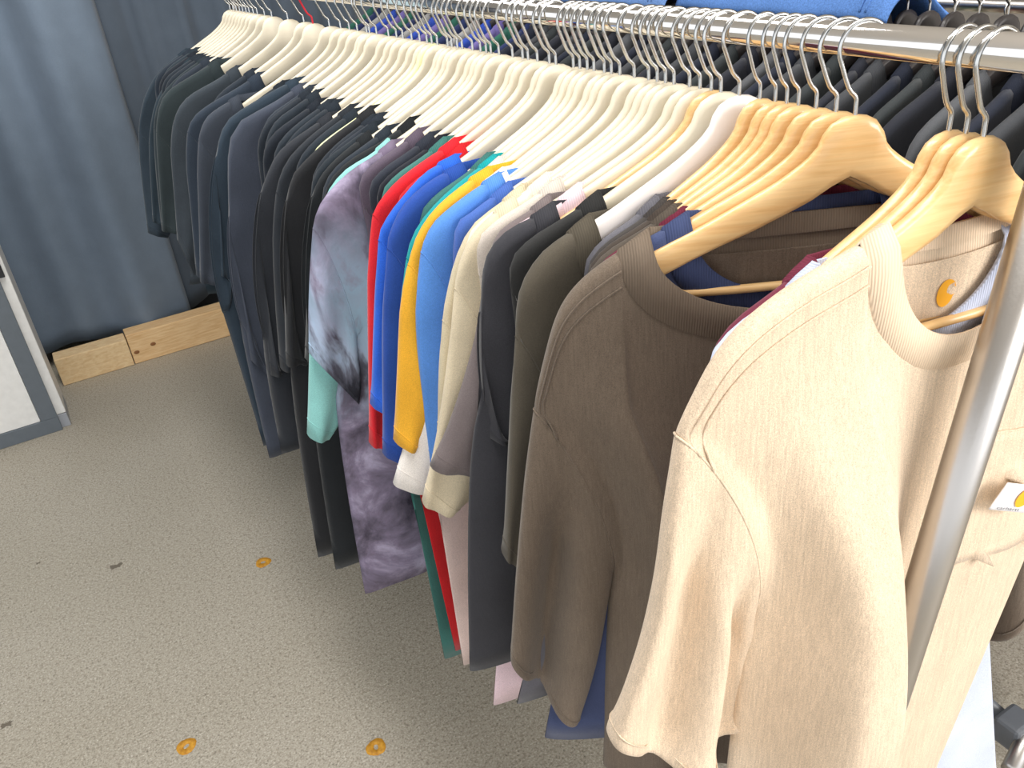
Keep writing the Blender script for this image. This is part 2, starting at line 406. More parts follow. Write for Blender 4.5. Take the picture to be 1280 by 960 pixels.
def build_shirt(root, spec, mats, seed, hero=False):
    """root: the shirt's Empty at the hanger's top. spec (local metres): out (shoulder outline from the collar to
    the outer cuff), si (shoulder seam as an index into out), cin (inner cuff), hem (left hem corner)."""
    rnd = random.Random(seed)
    out = [Vector(p) for p in spec['out']]; hem = Vector(spec['hem'])
    nwi = spec.get('nw', 0.085); band = spec.get('band', 0.021)
    Nn = out[0]; cx = Nn.x + nwi
    si = spec['si']
    dense = catmull(out, 8); sidx = int(si * 8)
    sh = resample(dense[:sidx+1], 30); slv = dense[sidx:]
    # shoulder line as z(x)
    Sx, Sz = sh[-1].x, sh[-1].z
    L = 0; k = 0
    while L < band and k < len(sh)-1: L += (sh[k+1]-sh[k]).length; k += 1
    No = sh[k]; nwo = cx - No.x
    arm = Vector(spec.get('armpit', (Sx + 0.045, 0, Sz - 0.19)))
    half = cx - Sx; th = spec.get('th', 0.011); fold = spec.get('fold', 0.005)
    df = spec.get('df', 0.075); db = spec.get('db', 0.018)
    hw = cx - hem.x; hemR = spec.get('hemR'); bulge = spec.get('bulge', 0.0)
    def edge_x(z):
        if z >= Sz: return Sx
        if z >= arm.z:
            t = (Sz - z) / (Sz - arm.z); return lerp(Sx, arm.x, math.sin(t * PI / 2) ** 0.8)
        t = (arm.z - z) / max(0.05, (arm.z - hem.z)); return lerp(arm.x, hem.x, max(0, min(1.05, t)) ** spec.get('ep', 0.6))
    def edge_xr(z):
        x = 2 * cx - edge_x(z)
        if hemR and z < arm.z:
            t = (arm.z - z) / max(0.05, (arm.z - hem.z)); x = lerp(2 * cx - arm.x, hemR[0], t)
        return x
    cols = []
    nshoul = 15 if hero else 9; nneck = 29 if hero else 17
    shp = resample([sh[j] for j in range(k, len(sh))], nshoul)
    left = [(p.x, p.z, False) for p in reversed(shp)]
    neck = []
    for q in range(1, nneck):
        xi = -math.cos(PI * q / nneck); neck.append((cx + nwo * xi, None, True))
    right = [(2*cx - x, z, False) for (x, z, _) in reversed(left)]
    cols = left + neck + right; nc = len(cols)
    fi = spec.get('fi', seed)                     # neighbours on a packed rail share their folds
    ph = [0.4 + fi*0.11, 2.0 + fi*0.17, 4.1 + fi*0.23, fi*1.7, 0, 0]; kf = [2.1, 3.6, 0.95]
    def foldy(a, dz, z):
        g = smooth(dz / 0.30) * (0.55 + 0.45 * smooth(dz / 0.7))
        return fold * g * (0.9*math.sin(kf[2]*PI*a + ph[0]) + 0.8*math.sin(kf[0]*PI*a + ph[1] + 1.2*dz) + 0.45*math.sin(kf[1]*PI*a + ph[2] - 1.5*dz))
    dzs = [0, .0022, .0065, .015, .03, .05, .08, .115]; nrest = 26 if hero else 16
    te = spec.get('te', 0.010)
    extra = spec.get('extra')
    def sheet(sgn):
        V = []
        for ci, (x0, z0, isn) in enumerate(cols):
            a = (x0 - cx) / half
            if isn:
                xi = (x0 - cx) / nwo; rt = math.sqrt(max(0, 1 - xi*xi))
                D = (df + band) if sgn < 0 else db
                zt = No.z - D * (rt ** (0.9 if sgn < 0 else 0.7))
            else: zt, rt = z0, 0
            zb = hem.z + 0.012 * math.sin(3 * a + ph[3]) + spec.get('hemtilt', 0) * a
            colv = []
            zz = [zt - d for d in dzs]
            z1 = zz[-1]
            zz += [lerp(z1, zb, (j+1) / nrest) for j in range(nrest)]
            zz.append(zb + 0.0005)                       # hem turn
            for ri, z in enumerate(zz):
                dz = zt - z; dref = max(dz, (Sz * 0.4 + No.z * 0.6) - z) if isn else dz
                wl, wr = edge_x(z), edge_xr(z); m = (wl + wr) / 2; hwz = (wr - wl) / 2
                x = m + hwz * a
                ex = lerp(14, 4, smooth((dref - 0.05) / 0.12)); ed = math.sqrt(max(0, 1 - abs(a) ** ex))
                base = lerp(0.0092, th, smooth(dref / 0.35))
                if isn: r = lerp(math.sqrt(min(1, rt / 0.15)), 1, smooth(dz / 0.03)) 
                else: r = min(1, math.sqrt(max(0, dz) / 0.007))
                y = base * ed * r
                if Sz >= z >= arm.z:
                    f = (Sz - z) / (Sz - arm.z); e = te * (2 * math.sqrt(max(0, f * (1 - f)))) ** 0.6
                    y = max(y, e * smooth((abs(a) - 0.8) / 0.2)) if abs(a) < 0.999 else e
                y *= sgn
                if ri == len(zz) - 1: y *= 0.86
                elif ri >= len(zz) - 3: y += sgn * 0.0009
                y += foldy(a, dref, z)
                if sgn < 0 and bulge:
                    y -= bulge * smooth(dref / 0.6) * (1 - a * a)
                if extra: x, y, z = extra(x, y, z, a, dref, sgn)
                colv.append(Vector((x, y, z)))
            V.append(colv)
        return V
    Fs, Bs = sheet(-1), sheet(1); nr = len(Fs[0])
    V = []; F = []
    for S_ in (Fs, Bs):
        for colv in S_: V += colv
    for ci in range(nc - 1):
        for ri in range(nr - 1):
            a = ci*nr+ri; b = (ci+1)*nr+ri
            F.append((a, a+1, b+1, b)); o_ = nc*nr; F.append((o_+a, o_+b, o_+b+1, o_+a+1))
    body = mesh_obj('body', V, F, mats[0], root)
    bm = bmesh.new(); bm.from_mesh(body.data); bmesh.ops.remove_doubles(bm, verts=bm.verts, dist=0.0004); bm.to_mesh(body.data); bm.free()
    body.data.polygons.foreach_set('use_smooth', [True] * len(body.data.polygons))
    # sleeves
    cin = Vector(spec['cin']); nj, m = (20, 36) if hero else (13, 22)
    outer = resample(slv, nj)
    st = spec.get('st', 0.013); sf = spec.get('sf', 0.004); sq = spec.get('sq', 1.3); sph = spec.get('sph', rnd.uniform(0, 6.28)); lip = spec.get('lip', 0.0)
    loops0 = None
    for sgn in (-1, 1):
        V = []; F = []
        for j in range(nj + 2):
            jj = min(j, nj - 1) if j <= nj else nj - 2; t = jj / (nj - 1)      # the last loop is the hem turned inside
            O = outer[jj]; I = arm.lerp(cin, t) + Vector((0, 0, -0.02 * math.sin(PI * t)))
            if j == 0: I = arm
            for q in range(m):
                p = 2*PI*q/m; u = (1 - math.cos(p)) / 2
                if j == 0:
                    zz = lerp(Sz, arm.z, u); P = Vector((edge_x(zz), 0, zz))
                else: 
                    P = O.lerp(I, u)
                    P0 = Vector((edge_x(lerp(Sz, arm.z, u)), 0, lerp(Sz, arm.z, u)))
                    P = P0.lerp(P, smooth(t / 0.25)) if t < 0.25 else P
                tk = lerp(te, st, smooth(t / 0.4)) * (1 + (0.25 if t > 0.85 else 0) * (t - 0.85) / 0.15)
                sn = math.sin(p); y = -math.copysign(abs(sn) ** 0.6, sn) * tk
                if j >= nj: P = P.lerp(O.lerp(I, 0.5), (0.02, 0.14)[j - nj])
                z = P.z - lip * smooth((t - 0.5) / 0.5) * math.sin(PI * u) ** 1.2
                if j >= nj: y *= (0.84, 0.66)[j - nj]
                elif t > 0.90: y *= 1.10
                for (va, vu, vw) in spec.get('valleys', ()): y += va * math.exp(-((u - vu) / vw) ** 2) * smooth((t - 0.04) / 0.3)
                y += sf * smooth(t / 0.45) * math.sin(2*PI*sq*u + sph + 0.5*t)
                fr = foldy(-1 if sgn < 0 else 1, Sz - lerp(Sz, arm.z, u), 0) * (1 - 0.5 * t)
                x = P.x; y2 = y + fr
                if extra and j == 0: pass
                if sgn > 0 and 'rs' in spec: z = lerp(Sz, z, spec['rs']) if z < Sz else z
                V.append(Vector((x if sgn < 0 else 2*cx - x, y2, z)))
        for j in range(nj + 1):
            for q in range(m):
                q2 = (q+1) % m; f4 = (j*m+q, j*m+q2, (j+1)*m+q2, (j+1)*m+q)
                F.append(f4 if sgn < 0 else f4[::-1])
        s_ = mesh_obj('sleeve', V, F, mats[1], root)
        if not hero and spec.get('seams'):
            tube('armhole_seam', [V[q] for q in range(m)] + [V[0]], 0.0008, mats[1], s_, 5, False)
            jc = int(nj * 0.88); tube('cuff_stitching', [V[jc*m+q] for q in range(m)] + [V[jc*m]], 0.0007, mats[1], s_, 5, False)
        if hero:
            mo = s_.modifiers.new('cloth', 'SOLIDIFY'); mo.thickness = 0.0012; mo.offset = 0
            mo = s_.modifiers.new('smooth', 'SUBSURF'); mo.levels = 1; mo.render_levels = 1
            jc = int(nj * 0.90); tube('cuff_stitching', [V[jc*m+q] + Vector((0, math.copysign(0.0008, V[jc*m+q].y - V[jc*m].y), 0)) for q in list(range(m)) + [0]], 0.0008, mats[1], s_, 5, False)
            seam = [V[q] for q in range(m)]; tube('armhole_seam', seam + seam[:1], 0.0011, mats[1], s_, 6, False)
    # collar band
    n = 56; V = []; F = []; y0f = spec.get('yf', 0.011); y0b = spec.get('yb', 0.010)
    for q in range(n):
        p = 2*PI*q/n; c_, s_ = math.cos(p), math.sin(p); front = s_ < 0; a_ = abs(s_)
        xo = cx + nwo * c_; zo = No.z - ((df+band) * a_ ** 0.9 if front else db * a_ ** 0.7)
        xi_ = cx + nwi * c_; zi = Nn.z - (df * a_ ** 0.9 if front else (db - 0.018) * a_ ** 0.7)
        fa = math.sqrt(min(1, a_ / 0.15)); yo = (-0.0092 if front else 0.0092) * fa
        yi = (-y0f if front else y0b) * fa
        if front:                                        # follow the folded front
            aa = (xo - cx) / half; yo += foldy(aa, max(0, (Sz*0.4+No.z*0.6) - zo), zo); 
        dd = Vector((xi_ - xo, yi - yo, zi - zo)); ln = dd.length
        nrm = Vector((0, -1 if front else 1, 0)) * min(1, a_ * 3) + Vector((0, 0, 1)) * (1 - min(1, a_ * 3))
        base = Vector((xo, yo, zo)) - dd.normalized() * 0.003; inn = Vector((xi_, yi, zi))
        if spec.get('extra'):
            e = spec['extra']
        pts = [base + nrm*0.0004, base + dd*0.06 + nrm*0.0028, base + dd*0.5 + nrm*0.0034, inn + nrm*0.0022, inn - nrm*0.0006, base + dd*0.5 - nrm*0.001]
        V += pts
    mm = 6
    for q in range(n):
        q2 = (q+1) % n
        for k2 in range(mm - 1): F.append((q*mm+k2, q*mm+k2+1, q2*mm+k2+1, q2*mm+k2))
    col = mesh_obj('collar', V, F, mats[2], root)
    if hero:
        mo = body.modifiers.new('cloth', 'SOLIDIFY'); mo.thickness = 0.0012; mo.offset = 0
        mo = body.modifiers.new('smooth', 'SUBSURF'); mo.levels = 1; mo.render_levels = 1
        for r_ in (3, 4):                                 # double row of stitching beside the shoulder seam
            pth = [Fs[ci][r_] + Vector((0, -0.0012, 0.0)) for ci in range(0, nshoul)]
            tube('shoulder_seam', catmull(pth, 3), 0.0011, mats[0], body, 6)
    return dict(F=Fs, B=Bs, cols=cols, nr=nr, cx=cx, N=Nn, half=half)

GEN = [(-.135, 0, -.079), (-.185, 0, -.100), (-.220, 0, -.116), (-.243, 0, -.138), (-.254, 0, -.175), (-.262, 0, -.25), (-.270, 0, -.36)]
# (hanger index, short colour name used in the labels, rgb, outline px, seam index, inner cuff px, hem px, options)
SHIRTS = {
 0: ('sand coloured pocket tee at the front of the rail', (222, 200, 174), [(1112,281),(1060,315),(1000,350),(940,395),(900,440),(872,490),(845,545),(828,640),(798,790),(755,915)], 6, (945,890), None, {}),
 1: ('light blue grey sweatshirt behind the sand tee', (196, 204, 226), None, None, None, None, {}),
 2: ('maroon tee third from the near end', (112, 48, 66), None, None, None, None, {}),
 3: ('taupe brown tee with stretched neck', (116, 103, 90), [(812,293),(790,304),(752,329),(722,354),(700,385),(685,430),(667,511),(655,600),(645,710),(638,816)], 6, (722,890), None, {}),
 4: ('slate blue tee directly behind the taupe brown tee', (64, 74, 108), None, None, None, (652, 916), {}),
 5: ('burgundy tee glimpsed through the taupe neckline', (104, 40, 58), None, None, None, None, {}),
 6: ('dark taupe tee wedged behind the burgundy one', (84, 76, 68), None, None, None, None, {}),
 7: ('dark umber tee in the bunch of beech hangers', (70, 62, 56), None, None, None, None, {}),
 8: ('charcoal tee behind the beech hangers', (66, 62, 60), None, None, None, None, {}),
 9: ('heather grey tee with its hem below the charcoal one', (100, 99, 106), None, None, None, (622, 880), {}),
 10: ('dark olive brown tee on the white hanger', (84, 78, 68), [(741,274),(712,294),(682,318),(658,345),(648,375),(644,420),(638,500),(633,600),(629,694)], 5, (646,700), None, {}),
 11: ('black tee just behind the olive brown one', (46, 46, 46), None, None, None, None, {}),
 12: ('charcoal grey tee with ribbed collar', (60, 60, 65), [(694,256),(664,272),(637,286),(615,308),(604,338),(601,390),(601,450),(608,543)], 5, (640,547), (586,826), {'apx': (604, 500)}),
 13: ('pale pink tee with its hem under the charcoal tee', (232, 206, 214), None, None, None, (600, 884), {}),
 14: ('mauve grey tee with flared sleeve', (120, 110, 110), [(690,262),(655,280),(625,300),(610,325),(603,360),(592,430),(565,520),(538,583)], 4, (594,590), None, {}),
 15: ('pale stone tee tucked behind the mauve grey one', (204, 194, 184), None, None, None, None, {}),
 16: ('light sand tee with its cuff below the white flare', (214, 200, 172), [(645,248),(615,268),(592,292),(577,322),(568,360),(561,430),(546,540),(528,628)], 4, (568,638), None, {}),
 17: ('cream tee squeezed behind the khaki one', (230, 222, 206), None, None, None, None, {}),
 18: ('khaki sand tee', (206, 193, 164), [(657,250),(622,266),(592,288),(573,316),(563,350),(553,400),(549,470),(549,542)], 5, (574,560), None, {}),
 19: ('dusty blue tee with its cuff under the mauve flare', (72, 104, 178), [(640,240),(612,258),(590,280),(574,310),(566,350),(562,430),(556,530),(548,617)], 4, (576,623), None, {}),
 20: ('cornflower blue tee', (88, 140, 214), [(627,218),(600,232),(562,260),(540,282),(526,315),(520,370),(522,430),(530,510),(536,580)], 4, (556,584), None, {'hemx': 0.085, 'hemz': -0.62}),
 21: ('off white tee with flared sleeve', (236, 230, 224), [(632,212),(600,232),(565,262),(542,290),(532,330),(528,400),(520,500),(493,607)], 4, (548,614), None, {}),
 22: ('golden yellow tee', (232, 172, 52), [(614,211),(590,223),(550,255),(524,290),(510,330),(502,362),(499,450),(495,554)], 4, (522,560), None, {'hemx': 0.085, 'hemz': -0.62}),
 23: ('long shell pink tee right of the scarlet one', (226, 204, 198), None, None, None, (578, 824), {'apx': (548, 640), 'ep': 1.0}),
 24: ('teal tee', (30, 156, 160), [(621,197),(592,214),(552,248),(522,284),(508,322),(503,380),(500,480)], 4, (520,485), None, {'hemx': 0.085, 'hemz': -0.62}),
 25: ('bottle green tee behind the teal one', (62, 112, 108), None, None, None, None, {}),
 26: ('deep royal blue tee', (44, 78, 160), [(580,206),(545,221),(510,250),(492,280),(484,310),(479,400),(481,570)], 4, (513,575), None, {'hemx': 0.085, 'hemz': -0.62}),
 27: ('bright royal blue tee', (50, 104, 212), [(573,197),(535,213),(503,247),(484,272),(473,300),(469,380),(466,509)], 4, (483,512), None, {'hemx': 0.085, 'hemz': -0.62}),
 28: ('long scarlet tee with its hem near the floor ring', (196, 34, 40), None, None, None, (571, 818), {'apx': (526, 620), 'ep': 1.0}),
 29: ('bright red tee beside the tie dye one', (216, 40, 50), [(572,178),(535,197),(500,223),(478,247),(466,268),(460,300),(459,400),(462,554)], 4, (483,557), None, {}),
 30: ('sea green tee with its hem left of the scarlet one', (64, 116, 110), None, None, None, (556, 820), {'apx': (520, 640), 'ep': 1.0}),
 31: ('black tee right behind the bright red one', (34, 36, 44), None, None, None, None, {}),
 32: ('dark slate tee behind the bright red one', (48, 52, 62), None, None, None, None, {}),
 34: ('purple and blue tie dye tee', (140, 124, 150), [(493,181),(465,196),(440,212),(415,235),(400,256),(391,285),(388,340),(386,395),(387,442)], 5, (446,502), (457,738), {'apx': (446, 425), 'ep': 0.25, 'st': 0.016, 'sf': 0.006}),
 33: ('plum grey tee hidden behind the tie dye one', (92, 82, 96), None, None, None, None, {}),
 35: ('aqua mint tee behind the tie dye one', (140, 200, 196), [(488,180),(460,195),(432,212),(410,240),(398,280),(391,350),(388,440),(386,546)], 4, (411,547), None, {}),
}
DK = (44, 51, 60)
darks = {
 36: ('black tee next behind the aqua mint one', (44, 48, 52), [(516,152),(480,175),(440,198),(415,222),(404,250),(398,300),(395,440)], 4, (412,470), None),
 38: ('black tee with hanger arm bare beside tie dye collar', (52, 56, 60), [(463,169),(440,181),(415,203),(400,222),(391,245),(387,300),(385,380),(383,450)], 4, (402,470), (420,708)),
 42: ('soft black tee in front of the lime hanger tip', (56, 58, 62), [(467,143),(440,157),(410,177),(385,197),(366,219),(359,250),(356,300),(356,380),(358,456)], 5, (386,448), (398,694)),
 45: ('faded black tee behind the lime hanger tip', (60, 66, 74), [(441,136),(400,163),(370,187),(355,208),(345,240),(341,290),(345,380),(352,462)], 4, (367,458), None),
 46: ('washed black tee with a rounded shoulder', (66, 70, 78), [(413,142),(372,170),(350,188),(338,208),(327,240),(324,290),(328,370),(338,468)], 4, (353,465), (352,566)),
 53: ('charcoal tee with the broad shoulder', (78, 86, 100), [(378,111),(340,129),(308,146),(294,158),(287,178),(285,210),(287,270),(300,370),(312,448)], 6, (342,474), (335,567)),
 54: ('blue black tee with a visible collar seam', (58, 72, 86), [(371,98),(340,114),(300,138),(283,152),(275,170),(271,195),(272,270),(274,342)], 5, (289,349), (330,560)),
 56: ('dark grey tee slipped down its hanger arm', (72, 78, 90), [(298,120),(268,138),(255,152),(248,175),(246,210),(248,280),(250,352)], 3, (271,354), None),
 57: ('ink blue tee behind the slipped grey one', (58, 68, 82), [(325,97),(300,110),(262,130),(243,145),(234,165),(232,200),(238,260),(246,345)], 4, (262,348), None),
 59: ('smoky black tee with a low pointed hem', (68, 76, 84), [(297,86),(270,100),(240,117),(225,132),(216,155),(213,185),(218,250),(222,300)], 4, (243,345), (236,356)),
 60: ('green black tee with a broad flat shoulder', (58, 68, 72), [(272,75),(240,94),(212,112),(200,130),(195,165),(198,220),(203,288)], 4, (224,291), None),
 63: ('black tee behind the green black one', (54, 64, 70), [(258,75),(228,93),(206,113),(197,130),(192,160),(195,220),(202,288)], 4, (218,290), None),
 66: ('navy black tee second from the curtain', (52, 66, 76), [(239,79),(212,99),(197,121),(190,145),(186,180),(188,230),(191,277)], 4, (204,280), None),
 68: ('black tee third from the curtain end', (50, 62, 72), None, None, None, None),
 69: ('midnight tee nearest but one to the curtain', (50, 60, 72), None, None, None, None),
 70: ('slate black tee at the curtain end of the rail', (58, 70, 82), [(236,71),(203,91),(186,109),(178,130),(173,165),(175,205),(185,291)], 4, (210,297), None),
}
fillers = {37: 'ebony', 39: 'dark pewter', 40: 'graphite', 41: 'iron grey', 43: 'sooty', 44: 'dark slate', 47: 'coal black', 48: 'blue grey', 49: 'jet black',
           50: 'washed navy', 51: 'dim grey', 52: 'black', 55: 'dark denim blue', 58: 'off black', 61: 'dull navy', 62: 'dark teal', 64: 'deep grey', 65: 'raven black', 67: 'dark steel'}
order_words0 = ['first','second','third','fourth','fifth','sixth','seventh','eighth','ninth','tenth','eleventh','twelfth','thirteenth','fourteenth','fifteenth','sixteenth','seventeenth',
 'eighteenth','nineteenth','twentieth','twenty first','twenty second','twenty third','twenty fourth','twenty fifth','twenty sixth','twenty seventh','twenty eighth','twenty ninth','thirtieth','thirty first','thirty second','thirty third','thirty fourth']
order_words = order_words0 + ['thirty ' + w_ for w_ in ('fifth','sixth','seventh','eighth','ninth')] + ['fortieth'] + ['forty ' + w_ for w_ in ('first','second','third','fourth','fifth','sixth','seventh','eighth','ninth')] + ['fiftieth'] + ['fifty ' + w_ for w_ in ('first','second','third','fourth','fifth','sixth','seventh','eighth','ninth')]
AP = {42: (366, 440), 38: (392, 450), 46: (330, 420), 53: (300, 400), 54: (278, 390)}
for i, v in darks.items():
    dk = 0.74 if i < 50 else 0.86
    v = (v[0], tuple(int(c * dk) for c in v[1])) + v[2:]
    SHIRTS[i] = v + (({'apx': AP[i]} if i in AP else {}),)
for i, nm in fillers.items():
    SHIRTS[i] = (nm + ' tee, ' + order_words[70 - i - (1 if i < 43 else 0)] + ' garment from the curtain end', tuple(int(c * random.Random(i).uniform(0.8, 1.1)) for c in DK), None, None, None, None, {})

KIND = {0:'beech',1:'beech',2:'beech',3:'beech',4:'beech',5:'beech',6:'beech',7:'beech',8:'beech',9:'beech',10:'white',12:'beech',43:'lime',57:'redhook'}
KN = {'beech': 'varnished beech hanger', 'cream': 'cream painted hanger', 'white': 'single white hanger', 'redhook': 'cream hanger with red hook', 'lime': 'pale lime hanger'}
def dyed(name, bands):
    n = N(name); v = n.coord()
    f = n.noise(v, 11, 6, 0.62, 0.5); g = n.noise(n.coord((1, 1, 0.8)), 7.5, 5, 0.6, 0.7)
    purple = n.ramp(f, [(0.30, lin((58, 54, 66))), (0.44, lin((106, 99, 116))), (0.55, lin((142, 132, 156))), (0.68, lin((200, 192, 220)))])
    blue = n.ramp(g, [(0.34, lin((52, 54, 62))), (0.42, lin((104, 108, 122))), (0.50, lin((176, 198, 222))), (0.62, lin((176, 214, 238))), (0.74, lin((158, 144, 172)))])
    sx = n.add('ShaderNodeSeparateXYZ'); n.l.new(v, sx.inputs[0])
    mr = n.add('ShaderNodeMapRange'); n.l.new(sx.outputs[2], mr.inputs[0]); mr.inputs[1].default_value = bands[0]; mr.inputs[2].default_value = bands[1]
    fac = mr.outputs[0]
    if len(bands) > 2:
        m2 = n.add('ShaderNodeMapRange'); n.l.new(sx.outputs[2], m2.inputs[0]); m2.inputs[1].default_value = bands[2]; m2.inputs[2].default_value = bands[3]
        mm = n.add('ShaderNodeMath', operation='MULTIPLY'); n.l.new(fac, mm.inputs[0]); n.l.new(m2.outputs[0], mm.inputs[1]); fac = mm.outputs[0]
    n.col(n.mix(fac, purple, blue)); n.pr(0.9, 0, 0.15); n.bump(n.noise(v, 260, 3), 0.25, 0.0012); return n.m
td_body = dyed('tie_dye_body', (-0.15, -0.30, -0.50, -0.40)); td_slv = dyed('tie_dye_sleeve', (-0.15, -0.36))
INFO = {}
NARROW = {0: 0.92, 1: 0.93, 2: 0.88, 4: 0.95, 5: 0.88, 6: 0.86, 7: 0.83, 8: 0.80, 9: 0.78}
for i in sorted(SHIRTS):
    nm, rgb, pxs, si, cinp, hemp, opt = SHIRTS[i]
    hero = i in (0, 3)
    loc = (XR, HY[i], ZN); rz = -YAW[i]; rnd = random.Random(100 + i)
    kd = KIND.get(i, 'cream')
    hg = put(kd, loc, rz, '%s of the %s' % (KN[kd], nm) if kd != 'lime' else 'pale lime hanger with its bare arm tip poking out among black tees',
        'varnished beech hangers' if kd == 'beech' else ('cream painted hangers' if kd in ('cream', 'redhook') else kd + ' hanger'))
    if i in NARROW: hg.scale = (NARROW[i], 1, 1)
    if i == 43: continue                          # the lime hanger is bare
    if pxs: 
        outl = [local_on_plane(i, *p) for p in pxs]; cin = local_on_plane(i, *cinp)
    else:
        dx = rnd.uniform(-0.012, 0.012); sc = rnd.uniform(0.95, 1.0)
        outl = [Vector((x + dx, 0, -0.002 + (z if k < 3 else -.14 + (z + .14) * sc))) for k, (x, y, z) in enumerate(GEN)]; si = 4
        if i < 34:                     # small sizes, tucked behind the larger tees in front
            outl = [Vector(p) for p in ((-.130, 0, -.078), (-.17, 0, -.093), (-.205, 0, -.106), (-.227, 0, -.124), (-.231, 0, -.16), (-.228, 0, -.24), (-.222, 0, -.34))]
            outl = [Vector((p.x * NARROW.get(i, 1), 0, p.z)) for p in outl]
        cin = outl[-1] + Vector((0.085, 0, -0.012))
    Sp = outl[si]
    for p in outl:                               # the cloth lies on the wooden arm, never under it
        if abs(p.x) < 0.226 * NARROW.get(i, 1) and p.z > -0.15: p.z = max(p.z, arm_top(p.x / NARROW.get(i, 1)) + 0.0055)
    spec = dict(out=outl, si=si, cin=cin)
    if hemp: hm = local_on_plane(i, *hemp)
    else: hm = Vector((Sp.x + 0.035, 0, rnd.uniform(-0.74, -0.69)))
    if not pxs and i < 34 and hemp: hm.x = max(hm.x, -0.30)
    if 'hemx' in opt: hm = Vector((Sp.x + opt['hemx'], 0, opt['hemz']))
    spec['hem'] = hm; spec['fi'] = i
    if not pxs: spec.update(th=0.0085, fold=0.004, st=0.009, sf=0.003)
    else: spec.update(th=0.0095, fold=0.0045, seams=True)
    mats = [heavy_jersey('heavy_jersey', rgb) if hero else fabric('jersey', rgb)] * 2 + [ribbed('rib_knit', rgb)]
    if i == 34: mats = [td_body, td_slv, tie_dye('tie_dye_rib', [(0.3, (96, 84, 104)), (0.7, (128, 116, 138))], 9)]
    spec.update(opt)
    if 'apx' in spec: spec['armpit'] = local_on_plane(i, *spec['apx'])
    if i == 0:
        def cream_extra(x, y, z, a, dz, sgn):
            # a deep fold hangs forward beside the upright, the rest stays behind it
            if sgn < 0:
                A = 0.080 * smooth((-0.10 - z) / 0.42)
                g = math.exp(-((x + 0.080) / (0.085 if x < -0.080 else 0.030)) ** 2)
                fe = smooth((1 - abs(a)) / 0.30)
                y -= (A * g + 0.016 * math.exp(-((a + 0.66) / 0.10) ** 2) * smooth((dz - 0.06) / 0.25) - 0.010 * math.exp(-((x + 0.17) / 0.03) ** 2) * smooth((dz - 0.1) / 0.25)) * fe
                y = lerp(y, max(y, -0.022), smooth((x + 0.055) / 0.03))
            return x, y, z
        spec.update(nw=0.075, band=0.022, th=0.017, fold=0.005, df=0.100, db=0.036, st=0.022, sf=0.012, sq=1.6, sph=-1.57, valleys=((0.020, 0.30, 0.07), (0.034, 0.72, 0.09)), lip=0.05, te=0.018, yf=0.014, yb=0.012,
                    armpit=(outl[si].x + 0.075, 0, outl[si].z - 0.20), hem=(outl[si].x + 0.05, 0, -0.80), hemR=(0.10, 0, -0.8), extra=cream_extra, rs=0.72)
    if i == 3:
        def brown_extra(x, y, z, a, dz, sgn):
            # one long vertical fold falls from the shoulder
            if sgn < 0: y -= (0.024 * math.exp(-((a + 0.66) / 0.15) ** 2) - 0.010 * math.exp(-((a + 0.30) / 0.16) ** 2)) * smooth((dz - 0.04) / 0.22)
            return x, y, z
        spec.update(nw=0.125, band=0.023, th=0.022, fold=0.008, df=0.075, db=0.016, st=0.018, sf=0.010, sq=1.05, valleys=((0.030, 0.42, 0.13),), sph=-1.57, lip=0.02, extra=brown_extra, te=0.016, yf=0.018, yb=0.014,
                    armpit=(outl[si].x + 0.07, 0, outl[si].z - 0.21), hem=(outl[si].x + 0.045, 0, -0.80))
    if i == 1: spec.update(hem=(-0.16, 0, -0.93), hemR=(local_on_plane(1, 1256, 955).x, 0, -0.93))
    if i in (14, 21): spec.update(st=0.010, sf=0.003)
    t = thing('t_shirt', loc, rz, nm + (' hanging on the chrome rail' if len(nm.split()) < 12 else ''), 't-shirt', 'shirts on the near chrome rail')
    INFO[i] = (t, build_shirt(t, spec, mats, 500 + i, hero))

# ------------------------------------------------------------------ the front tee's pocket, woven label and neck print
t0, inf = INFO[0]
def front_pt(x, z):
    best = None
    for ci in range(len(inf['F']) - 1):
        A, B = inf['F'][ci], inf['F'][ci+1]
        for ri in range(inf['nr'] - 3):
            a, b, c = A[ri], B[ri], A[ri+1]
            if min(a.x, b.x) - 1e-4 <= x <= max(a.x, b.x) + 1e-4 and c.z <= z <= a.z + 1e-4:
                u = (x - a.x) / max(1e-6, b.x - a.x); v = (a.z - z) / max(1e-6, a.z - c.z)
                y = lerp(lerp(a.y, b.y, u), lerp(A[ri+1].y, B[ri+1].y, u), v); best = y if best is None else min(best, y)
    return Vector((x, (best if best is not None else -0.03), z))
def patch(name, x0, x1, zf, nx, nz, off, mat, parent):
    V = []; F = []
    for j in range(nz + 1):
        for k in range(nx + 1):
            x = lerp(x0, x1, k / nx); za, zb = zf(k / nx); z = lerp(za, zb, j / nz)
            V.append(front_pt(x, z) + Vector((0, -off, 0)))
    for j in range(nz):
        for k in range(nx): a = j*(nx+1)+k; F.append((a, a+nx+1, a+nx+2, a+1))
    o = mesh_obj(name, V, F, mat, parent); m = o.modifiers.new('thick', 'SOLIDIFY'); m.thickness = 0.0014; m.offset = 1 if off < 0.0015 else 0; return o


